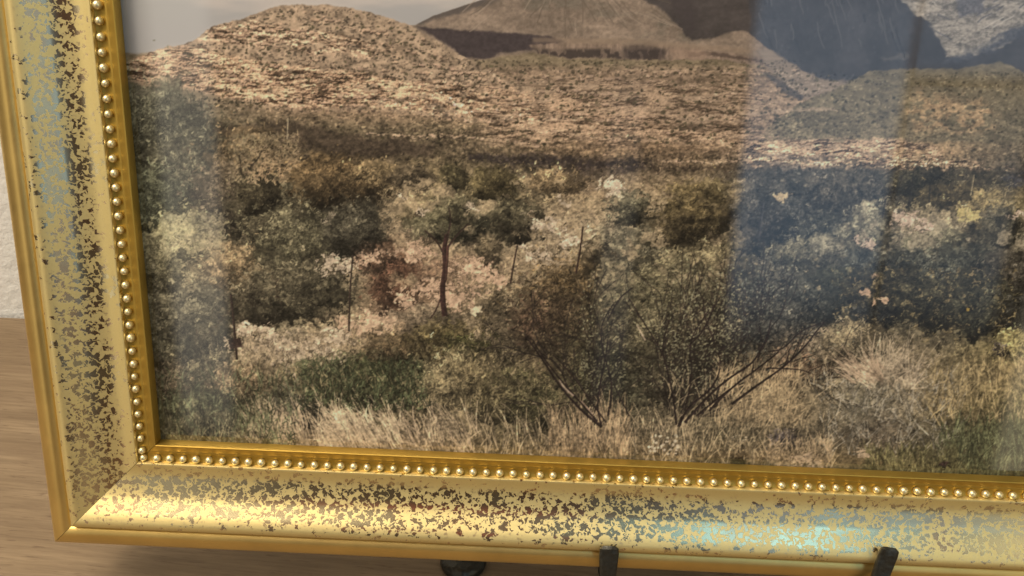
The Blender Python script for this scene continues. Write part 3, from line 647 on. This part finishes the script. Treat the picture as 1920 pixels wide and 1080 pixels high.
        stem([(1820, 366), (1826, 328)], 1.6, 1.4, (140, 124, 92), .7); stem([(1655, 408), (1660, 375)], 2.6, 2, (64, 62, 60), .8)
        tr = (52, 38, 36)
        for p, a_, b_ in (([(1128, 800), (1090, 770), (1050, 725), (1028, 690), (1004, 655), (985, 630)], 8, 3), ([(1120, 790), (1080, 745), (1045, 705), (1020, 672), (1000, 640)], 5, 2.4), ([(1136, 792), (1100, 740), (1062, 690), (1040, 668)], 4, 2),
                          ([(1128, 800), (1118, 760), (1130, 700), (1140, 640)], 4, 2), ([(1140, 780), (1150, 720), (1130, 660), (1125, 610), (1150, 570)], 4, 1.6), ([(1268, 796), (1262, 740), (1250, 690), (1240, 650), (1255, 600)], 5, 2),
                          ([(1272, 800), (1292, 760), (1330, 735), (1350, 700), (1350, 670)], 7, 2.6), ([(1284, 792), (1330, 740), (1372, 705), (1412, 682), (1436, 640), (1446, 600)], 7, 2.6), ([(1306, 780), (1352, 742), (1380, 722)], 5, 4),
                          ([(1372, 758), (1420, 722), (1468, 690), (1510, 650), (1530, 622), (1546, 604)], 6.5, 2.4), ([(1330, 770), (1372, 726), (1420, 692), (1460, 660)], 5.5, 3), ([(1468, 690), (1478, 670), (1480, 655)], 4, 2), ([(1440, 660), (1470, 655), (1500, 620), (1545, 604)], 3, 1.6),
                          ([(1284, 770), (1300, 700), (1290, 640), (1330, 580)], 4, 1.6), ([(1340, 640), (1322, 600), (1318, 560)], 3, 1.4), ([(1180, 780), (1160, 740), (1150, 720)], 3, 2), ([(1440, 690), (1500, 692), (1520, 700)], 2.6, 2),
                          ([(1240, 668), (1242, 660), (1180, 560)], 2.6, 1.2), ([(1140, 600), (1160, 560), (1185, 540)], 3, 1.4), ([(1340, 572), (1320, 620), (1290, 650)], 5, 3)):
            stem(p, a_*.6, b_*.45, tr, .6)
        stem([(1075, 742), (1058, 728), (1048, 712)], 2, 1.4, (178, 150, 128), .8); stem([(1110, 775), (1090, 752)], 1.6, 1.2, (170, 140, 116), .8); stem([(1195, 610), (1210, 638)], 2.4, 1.6, (176, 152, 122), .8)
    # ------------------------------------------------ the big spreading tree
    for b in ((1040, 560, 86, 90, (84, 68, 46)), (1080, 620, 80, 90, (82, 72, 50)), (1010, 600, 54, 60, (78, 58, 44)), (1110, 700, 60, 70, (72, 68, 46)), (1060, 530, 60, 40, (96, 76, 48)),
              (1180, 560, 70, 70, (98, 90, 66)), (1250, 560, 90, 80, (96, 88, 62)), (1200, 660, 90, 90, (84, 76, 56)), (1290, 650, 80, 80, (86, 76, 54)), (1260, 730, 70, 50, (70, 62, 46)), (1170, 740, 50, 50, (80, 76, 56)),
              (1350, 570, 80, 70, (86, 78, 56)), (1420, 560, 80, 60, (74, 70, 60)), (1480, 580, 70, 50, (76, 74, 64)), (1520, 570, 50, 46, (66, 66, 58)), (1420, 630, 60, 30, (72, 70, 62)), (1330, 700, 50, 50, (62, 54, 44))):
        bush(*b[:4], b[4], lo=.4, hi=1.55, ln=(3, 8), wd=1.6, shade=.35, solid=.36, n=int(b[2]*b[3]*.26))
    x, y = scat(520, 960, 1540, 480, 760); blobs(cv, x, y, rng.uniform(1, 3.4, 520), rng.uniform(1, 2.6, 520), tint(A(168, 146, 108), .75, 1.15, 520), .6)
    # leafy sprays over the branches
    for b in ((1050, 590, 60, 60, (78, 62, 44)), (1230, 620, 90, 70, (92, 84, 60)), (1140, 690, 44, 60, (76, 72, 50)), (1470, 600, 60, 30, (70, 68, 60)), (1310, 610, 60, 50, (84, 74, 54))):
        bush(*b[:4], b[4], n=900, lo=.5, hi=1.7, ln=(3, 8), wd=1.6, shade=.3, solid=.12, al=.7)
    warp(9, 9)
    def twigs(x0, y0, ang, ln, w, depth, col_, acc):
        k = max(3, int(ln/7)); p = [(x0, y0)]; a_ = ang
        for _ in range(k):
            a_ += rng.normal(0, .10)+(-.04*np.sign(np.cos(a_)))*.5
            p.append((p[-1][0]+np.cos(a_)*ln/k, p[-1][1]+np.sin(a_)*ln/k))
            if depth > 0 and rng.random() < .26:
                twigs(*p[-1], a_+rng.choice((-1, 1))*rng.uniform(.25, .65), ln*rng.uniform(.4, .66), w*.62, depth-1, col_, acc)
        acc.append((p, w, col_))
    acc = []
    for bx_, by_, angs in ((1126, 800, (-2.3, -2.18, -2.04, -1.85, -1.62, -1.4)), (1272, 800, (-2.1, -1.85, -1.66, -1.45, -1.2, -1.0, -.85, -.72)), (1310, 785, (-.98, -.84, -.72, -.62, -.52))):
        for a_ in angs: twigs(bx_+rng.normal(0, 6), by_-rng.uniform(0, 12), a_+rng.normal(0, .05), rng.uniform(130, 200) if bx_ < 1200 else rng.uniform(150, 255), rng.uniform(1.8, 3.2), 2, (54, 44, 38), acc)
    for p, w, c_ in acc: stem(p, w, max(.6, w*.35), c_, .62 if w > 1.6 else .42)
    pts_ = np.concatenate([np.array(p[len(p)//3:]) for p, w, _ in acc if w < 2.6]); ii = rng.integers(0, len(pts_), 2400)
    x = pts_[ii, 0]+rng.normal(0, 8, 2400); y = pts_[ii, 1]+rng.normal(0, 7, 2400); k = y < 770; x = x[k]; y = y[k]; n_ = len(x)
    lf = 1.12* np.where((x < 1090)[:, None], A(96, 82, 56), np.where((x < 1390)[:, None], A(108, 104, 78), A(86, 88, 76)))
    strokes(cv, x, y, rng.uniform(0, 6.28, n_), rng.uniform(2, 5.5, n_), 1.5, np.clip(lf*rng.uniform(.55, 1.35, (n_, 1)), 8, 250), .7)
    # ------------------------------------------------ tall pale grass in front
    grass(300, 520, 900, 790, 860, (216, 180, 136), .75, 1.15, 22, 66, 1.9, H-.42, .16)
    grass(230, 600, 760, 780, 850, (220, 186, 140), .8, 1.15, 20, 70, 1.9, H-.5, .14)
    grass(220, 470, 580, 780, 850, (196, 164, 122), .7, 1.12, 20, 60, 2, H-.5, .2)
    grass(420, 780, 1300, 800, 890, (200, 168, 122), .6, 1.2, 18, 64, 1.8, H-.1, .26)
    grass(420, 1030, 1180, 780, 880, (186, 150, 106), .6, 1.15, 20, 60, 2, H, .16)
    grass(520, 1250, 1560, 720, 880, (190, 160, 114), .6, 1.2, 14, 50, 1.7, H+.15, .32)
    grass(500, 1340, 1500, 700, 800, (192, 158, 110), .7, 1.15, 14, 44, 1.9, H+.2, .35)
    grass(420, 1540, 1800, 700, 860, (172, 156, 128), .65, 1.2, 12, 44, 1.6, H+.1, .6)
    grass(200, 1630, 1720, 690, 730, (206, 176, 136), .7, 1.12, 30, 84, 1.8, H, .5)
    grass(120, 1590, 1660, 690, 720, (206, 168, 128), .7, 1.12, 24, 60, 2, H-.75, .2)
    grass(560, 1740, 2090, 690, 800, (178, 148, 96), .6, 1.2, 14, 50, 1.9, H+.1, .35)
    grass(1100, 1760, 2090, 800, 910, (104, 104, 64), .6, 1.35, 12, 46, 2, H+.05, .3)
    grass(420, 1620, 1800, 850, 905, (124, 112, 66), .6, 1.3, 12, 36, 2, H, .3)
    grass(500, 300, 520, 780, 850, (120, 108, 74), .6, 1.35, 12, 40, 1.8, H-.2, .35)
    grass(160, 480, 860, 690, 740, (150, 128, 84), .7, 1.2, 10, 34, 1.6, H-.3, .3)
    grass(520, 290, 560, 700, 850, (104, 106, 70), .55, 1.3, 8, 30, 1.9, H-.1, .5)
    grass(420, 560, 800, 680, 770, (88, 94, 58), .55, 1.3, 6, 22, 1.9, H, .6)
    for b in ((1470, 824, 30, 18, (92, 82, 78)), (1385, 866, 14, 12, (70, 56, 36)), (1770, 870, 9, 6, (66, 46, 44))):
        bush(*b[:4], b[4], ln=(4, 10), solid=.5)
    grass(300, 1440, 1560, 830, 880, (186, 152, 108), .7, 1.15, 10, 30, 1.8, H, .4)
    rocks([(1612, 845, 6), (1620, 855, 8), (1510, 862, 16)], 30, 3.4, (214, 182, 144))
    x, y = scat(34, 1214, 1272, 816, 852); blobs(cv, x, y, rng.uniform(1.6, 3.6, 34), rng.uniform(1.4, 3, 34), tint(A(232, 214, 182), .9, 1.05, 34, 3), .95)
    x, y = scat(14, 1372, 1400, 816, 830); blobs(cv, x, y, 1.6, 1.6, tint(A(206, 186, 150), .9, 1.05, 14, 3), .7)
    blobs(cv, A(1815.), A(580.), 3.5, 3.5, np.array([[190, 150, 50.]]), .9)
    # ------------------------------------------------ mottle, camera softness of the print
    post(cv)
    g = ss(120, 300, YY)
    cv *= (1.06+g*((fbm(5, 4, 3)-.5)*.8+(fbm(26, 18, 3)-.5)*.45))[..., None]
    cv *= (1+.13*ss(280, 330, YY)*ss(660, 600, YY))[..., None]
    L = np.maximum(cv.mean(-1, keepdims=True), 4)
    cv = L*A(1.10, .99, .87)*.35+cv*.65
    land = ss(-10, 12, YY-np.minimum(line(top), 1e3))[..., None]
    cv = cv*(1-land)+land*cv*np.clip(L/98, .3, 2.)**.17
    L = np.maximum(cv.mean(-1, keepdims=True), 4); L2 = np.where(L > 165, 165+(L-165)*.6, L)
    cv = np.minimum(cv*L2/L, 238)
    cv = L2+(cv-L2)*(1+.06*land)
    for ax in (0, 1):
        cv = (np.roll(cv, 1, ax)+4.5*cv+np.roll(cv, -1, ax))/6.5
    bl = cv
    for ax in (0, 1):
        for _ in range(2): bl = (np.roll(bl, 1, ax)+bl+np.roll(bl, -1, ax))/3
    cv = cv+(cv-bl)*.55
    return np.clip(cv, 6, 245)

# =====================================================================================================
#  the picture frame
# =====================================================================================================
UW, VH = 90.18, 66.4            # size of the rectangle along which the beads run, in pitches
frame = bpy.data.objects.new('picture_frame', None); col.objects.link(frame)
ORG = np.array([UW/2, 7.65, 2.6])                                    # base of the thing: middle of its lower back edge
frame.matrix_world = Matrix.Translation(W(*ORG)) @ Matrix((D(1, 0, 0), D(0, -1, 0), D(0, 0, -1))).transposed().to_4x4()
frame.empty_display_size = .02
tag(frame, 'gold picture frame with beaded inner edge, holding a photograph of a stony dry valley', 'picture frame')
def F(u, v, h):                                                      # frame axes, h = towards the viewer, to the frame's own local metres
    return ((u-ORG[0])*U, -(v-ORG[1])*U, (h+ORG[2])*U)
def spline(pts, n=5):
    P = [np.array(p, float) for p in pts]; out = []
    for i in range(len(P)-1):
        a, b, c, d = P[max(i-1, 0)], P[i], P[i+1], P[min(i+2, len(P)-1)]
        for k in range(n):
            t = k/n; out.append(.5*((2*b)+(c-a)*t+(2*a-5*b+4*c-d)*t*t+(3*b-a-3*c+d)*t**3))
    out.append(P[-1]); return [tuple(p) for p in out]
SIDES = ('bottom', 'left', 'top', 'right')
def at(side, w, h, t):
    """point of a mitred rail: w outwards, h up, t = 0 / 1 its two ends"""
    g = .02
    if side == 'bottom': return F(-w+g+(UW+2*w-2*g)*t, w, h)
    if side == 'top': return F(-w+g+(UW+2*w-2*g)*t, -VH-w, h)
    if side == 'left': return F(-w, w-g-(VH+2*w-2*g)*t, h)
    return F(UW+w, w-g-(VH+2*w-2*g)*t, h)
def rail_mesh(name, side, prof, mat, sharp=40, closed=True, segs=1):
    vs = []; fs = []; n = len(prof)
    for s in range(segs+1):
        vs += [at(side, w, h, s/segs) for w, h in prof]
    for s in range(segs):
        for i in range(n if closed else n-1):
            j = (i+1) % n
            fs.append((s*n+i, s*n+j, (s+1)*n+j, (s+1)*n+i))
    if closed: fs += [tuple(range(n)), tuple(range(segs*n, segs*n+n))]
    me = mesh(name, vs, fs, mat, True, sharp)
    if name == 'rail':                                               # worn flakes kept to the hollow: its dark reflection put into the gilding's colour
        wa = me.attributes.new('reflection_band', 'FLOAT', 'POINT')
        wa.data.foreach_set('value', [max(0., min(1., (w-.7)/1.1, (4.9-w)/1.0)) for w, h in prof]*(segs+1))
    return me
FACE = [(.30, -.10), (.30, .26), (.34, .34)]+spline([(.45, .36), (.9, .27), (1.3, .24), (1.7, .28), (2.1, .37), (2.5, .49), (2.9, .65), (3.15, .78), (3.4, .93), (3.8, 1.18), (4.2, 1.43), (4.5, 1.58), (4.75, 1.66), (5.0, 1.65), (5.25, 1.52), (5.4, 1.3), (5.46, .98)], 6)
FACE_C = FACE+[(5.46, -2.6), (.30, -2.6)]
OUT = [(5.47, .6)]+spline([(5.54, .72), (5.74, 1.0), (6.15, 1.16), (6.65, 1.06), (7.1, .8), (7.42, .36), (7.56, -.2)], 5)+[(7.58, -.6), (7.58, -2.6), (5.47, -2.6)]
CHAN = [(.295, -.24), (.295, -.12)]+[(.1, -.2), (-.2, -.2), (-.42, -.16), (-.45, -.02), (-.52, .0)]+spline([(-.6, -.01), (-.85, .1), (-1.06, .19)], 3)+[(-1.12, .2), (-1.17, .17), (-1.19, .1), (-1.2, -.72), (-1.2, -.74), (-.6, -.74), (-.6, -2.4), (.295, -2.4)]
bead_bm = bmesh.new(); bmesh.ops.create_uvsphere(bead_bm, u_segments=14, v_segments=10, radius=.287*U)
bmesh.ops.delete(bead_bm, geom=[v for v in bead_bm.verts if v.co.z < -.22*U], context='VERTS')
bead_me = bpy.data.meshes.new('bead'); bead_bm.to_mesh(bead_me); bead_me.polygons.foreach_set('use_smooth', [True]*len(bead_me.polygons)); bead_me.materials.append(M_BEAD)
def beads(side):
    if side in ('bottom', 'top'):
        v = 0 if side == 'bottom' else -VH
        return [F(i+.09, v, 0) for i in range(91)]
    u = 0 if side == 'left' else UW
    return [F(u, -(j-.41), 0) for j in range(1, 67)]
for side in SIDES:
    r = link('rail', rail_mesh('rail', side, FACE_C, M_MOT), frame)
    link('outer_moulding', rail_mesh('outer_moulding', side, OUT, M_OUT), r)
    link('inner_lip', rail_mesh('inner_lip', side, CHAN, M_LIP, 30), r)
    if side in ('bottom', 'left'):                                   # rows in view: every bead an object of its own
        for p in beads(side):
            o = link('bead', bead_me, r); o.location = (p[0]+rnd.gauss(0, .00006), p[1]+rnd.gauss(0, .00006), p[2])
            o.rotation_euler = (rnd.gauss(0, .07), rnd.gauss(0, .07), rnd.uniform(0, 6.28)); s = rnd.gauss(1, .055); o.scale = (s*rnd.gauss(1, .03), s*rnd.gauss(1, .03), s)
    else:                                                            # rows the picture does not show
        bm = bmesh.new()
        for p in beads(side):
            b2 = bead_bm.copy(); bmesh.ops.translate(b2, vec=p, verts=b2.verts); tmp = bpy.data.meshes.new('t'); b2.to_mesh(tmp); b2.free(); bm.from_mesh(tmp); bpy.data.meshes.remove(tmp)
        me = bpy.data.meshes.new('bead_row'); bm.to_mesh(me); bm.free(); me.materials.append(M_BEAD); me.polygons.foreach_set('use_smooth', [True]*len(me.polygons))
        tag(link('bead_row', me, r), kind='stuff')

# ---------------------------------------------------------------------------- glass
def mat_glass():
    m, nt, b = material('picture_glass'); nt.nodes.remove(b); L = nt.links
    out = nt.nodes['Material Output']
    ge = N(nt, 'ShaderNodeNewGeometry'); dt = N(nt, 'ShaderNodeVectorMath', operation='DOT_PRODUCT'); L.new(ge.outputs['Normal'], dt.inputs[0]); L.new(ge.outputs['Incoming'], dt.inputs[1])
    cs = mathn(nt, 'SUBTRACT', 1., mathn(nt, 'ABSOLUTE', dt.outputs['Value']))
    two = mathn(nt, 'MINIMUM', mathn(nt, 'MULTIPLY_ADD', mathn(nt, 'POWER', cs, 5.), 1.7, .078), 1.)      # Schlick, both faces of the pane
    tr = N(nt, 'ShaderNodeBsdfTransparent'); tr.inputs[0].default_value = (.97, .98, .97, 1)
    gl = N(nt, 'ShaderNodeBsdfGlossy'); gl.inputs['Roughness'].default_value = .018; gl.inputs['Color'].default_value = (1, 1, 1, 1)
    v = mapping(nt); sm = noise(nt, v, 22, 4, .6); L.new(mathn(nt, 'MULTIPLY_ADD', sm, .08, -.005), gl.inputs['Roughness'])
    mx = N(nt, 'ShaderNodeMixShader'); L.new(two, mx.inputs[0]); L.new(tr.outputs[0], mx.inputs[1]); L.new(gl.outputs[0], mx.inputs[2]); L.new(mx.outputs[0], out.inputs['Surface'])
    return m
e = .9
g = [F(e, -e, -.745), F(UW-e, -e, -.745), F(UW-e, -VH+e, -.745), F(e, -VH+e, -.745)]
link('glass', mesh('glass', g, [(0, 1, 2, 3)], mat_glass(), False), frame)
g = [F(a, b_, c) for c in (-1.0, -1.9) for a, b_ in ((.65, -.65), (UW-.65, -.65), (UW-.65, -VH+.65), (.65, -VH+.65))]
link('backing_board', mesh('backing_board', g, [(0, 1, 2, 3), (7, 6, 5, 4), (0, 4, 5, 1), (1, 5, 6, 2), (2, 6, 7, 3), (3, 7, 4, 0)], M_BACK, False), frame)

# ---------------------------------------------------------------------------- the print behind the glass
canvas = paint_print()
PN = .95                                                             # depth of the paper
us = np.concatenate([np.arange(.8, 68, 1/16.), np.arange(68, UW-.6, 1/3.)]); vs = np.concatenate([np.arange(.8, 35.5, 1/16.), np.arange(35.5, VH-.6, 1/3.)])
uu, vv = np.meshgrid(us, -vs)
P3 = np.stack([uu, vv, np.full_like(uu, PN)], -1)@CR.T+CT
px = 960+FPX*P3[..., 0]/P3[..., 2]; py = 540+FPX*P3[..., 1]/P3[..., 2]
# the fitted row of pixels gives each point of the paper its place in the picture it was painted from
fx = px-PX0; over = fx > PW-2; fx = np.where(over, np.abs(2*(PW-2)-fx), fx); fx = np.clip(fx, 0, PW-2); fy = np.clip(py-PY0, 3, PH-2)
ix = fx.astype(int); iy = fy.astype(int); tx = (fx-ix)[..., None]; ty = (fy-iy)[..., None]
c = (canvas[iy, ix]*(1-tx)+canvas[iy, ix+1]*tx)*(1-ty)+(canvas[iy+1, ix]*(1-tx)+canvas[iy+1, ix+1]*tx)*ty
c = c/255.; lin = np.where(c <= .04045, c/12.92, ((c+.055)/1.055)**2.4)*np.array(PRINT_GAIN)
nv, nu = uu.shape
co = np.stack([(uu-ORG[0])*U, -(vv-ORG[1])*U, np.full_like(uu, (-PN+ORG[2])*U)], -1).reshape(-1, 3).astype(np.float32)
idx = np.arange(nv*nu).reshape(nv, nu)
q = np.stack([idx[1:, :-1], idx[1:, 1:], idx[:-1, 1:], idx[:-1, :-1]], -1).reshape(-1, 4)[:, ::-1].astype(np.int32)
me = bpy.data.meshes.new('landscape_print'); me.vertices.add(len(co)); me.vertices.foreach_set('co', co.ravel())
me.loops.add(q.size); me.loops.foreach_set('vertex_index', q.ravel()); me.polygons.add(len(q)); me.polygons.foreach_set('loop_start', np.arange(0, q.size, 4, dtype=np.int32)); me.update(calc_edges=True)
ca = me.color_attributes.new('print_ink', 'FLOAT_COLOR', 'POINT')
ca.data.foreach_set('color', np.concatenate([lin.reshape(-1, 3), np.ones((len(co), 1))], 1).astype(np.float32).ravel())
mp_, nt, b = material('photo_paper'); at_ = N(nt, 'ShaderNodeVertexColor', layer_name='print_ink'); nt.links.new(at_.outputs[0], b.inputs['Base Color'])
b.inputs['Roughness'].default_value = .6; b.inputs['Specular IOR Level'].default_value = .2
me.materials.append(mp_)
link('landscape_print', me, frame)

# =====================================================================================================
#  the iron easel
# =====================================================================================================
easel = bpy.data.objects.new('easel', None); col.objects.link(easel); EO = Vector((45*U, .02, 0)); easel.location = EO; easel.empty_display_size = .02
tag(easel, 'small hammered black iron easel with two upturned hooks under the frame', 'easel')
def tube(name, pts, rads, parent, flat=None, seg=10):
    """swept bar through world points; flat = (sideways width, thickness) per point instead of a round section"""
    P = [Vector(p)-EO for p in pts]; n = len(P); vs = []; fs = []
    X = Vector((1, 0, 0))
    for i, p in enumerate(P):
        t = (P[min(i+1, n-1)]-P[max(i-1, 0)]).normalized()
        a = (X-t*X.dot(t)).normalized() if abs(t.x) < .95 else Vector((0, 1, 0)); b2 = t.cross(a)
        for k in range(seg):
            th = 2*math.pi*k/seg; cx, sy = math.cos(th), math.sin(th)
            if flat:
                w, d = flat[i]; ex = lambda z: math.copysign(abs(z)**.45, z)
                vs.append(p+a*(ex(cx)*w/2)+b2*(ex(sy)*d/2))
            else: vs.append(p+a*(cx*rads[i])+b2*(sy*rads[i]))
    for i in range(n-1):
        for k in range(seg): fs.append((i*seg+k, i*seg+(k+1) % seg, (i+1)*seg+(k+1) % seg, (i+1)*seg+k))
    fs += [tuple(range(seg)), tuple(range((n-1)*seg, n*seg))]
    return link(name, mesh(name, vs, fs, M_IRON, True, 50), parent)
def table_pt(u, n):                                                  # point of the table under a depth behind the frame
    v = (GAP-BASE[2])/cl_-n*sl/cl_
    return W(u, v, n)
for su in (-1, 1):
    foot = table_pt(45+su*21, 6.2); topp = W(45+su*1.2, -38, 3.6)
    pts = [topp.lerp(foot, k/12) for k in range(13)]
    for k in range(9, 13): pts[k] = pts[k]+Vector((su*(k-8)**2*.0002, 0, .004*(12-k)/4))
    leg = tube('leg', pts, [.0038]*13, easel)
    c0 = Vector((foot.x, foot.y, 0))-EO; vs_ = []; fs_ = []          # round domed foot
    prof = [(0, .0068), (.005, .0066), (.0085, .0058), (.0112, .0042), (.012, .0024), (.0115, .0004), (0, .0004)]
    for r_, z_ in prof: vs_ += [c0+Vector((r_*math.cos(k*math.pi/12), r_*math.sin(k*math.pi/12), z_)) for k in range(24)]
    for i in range(len(prof)-1):
        for k in range(24): fs_.append((i*24+k, i*24+(k+1) % 24, (i+1)*24+(k+1) % 24, (i+1)*24+k))
    link('foot', mesh('foot', vs_, fs_, M_IRON, True), leg)
bk = Vector((45*U, YW-.03, .003)); tp = W(45, -38, 4.4)
tube('back_leg', [tp.lerp(bk, k/8) for k in range(9)], [.0036]*9, easel)
tube('crossbar', [W(u, 9.6, 4.6) for u in np.linspace(31, 59, 9)], [.0034]*9, easel)
for hu, lean, wd in ((HOOKS)):
    nf = -2.05
    path = [(hu[0], 9.4, 4.4), (hu[0], 8.9, 3.2), (hu[0], 8.55, 1.6), (hu[0], 8.55, -.2), (hu[0], 8.5, -1.2), (hu[0], 8.2, -1.8), (hu[0], 7.7, nf), (hu[0], 7.2, nf), (hu[0], 6.4, nf-.02), (hu[0], hu[1]+.55, nf-.03), (hu[0], hu[1]+.12, nf-.02), (hu[0], hu[1], nf+.08)]
    ws = [1.0, 1.0, 1.0, 1.0, 1.0, 1.02, 1.05, 1.15, 1.35, 1.5, 1.42, .95]
    th = [.6, .6, .6, .6, .62, .62, .6, .56, .52, .5, .46, .25]
    pts = [W(u+lean*max(0, 9-v)*.32, v, n) for u, v, n in path]
    tube('hook', pts, None, easel, flat=[(w_*wd*U, t_*U) for w_, t_ in zip(ws, th)], seg=16)
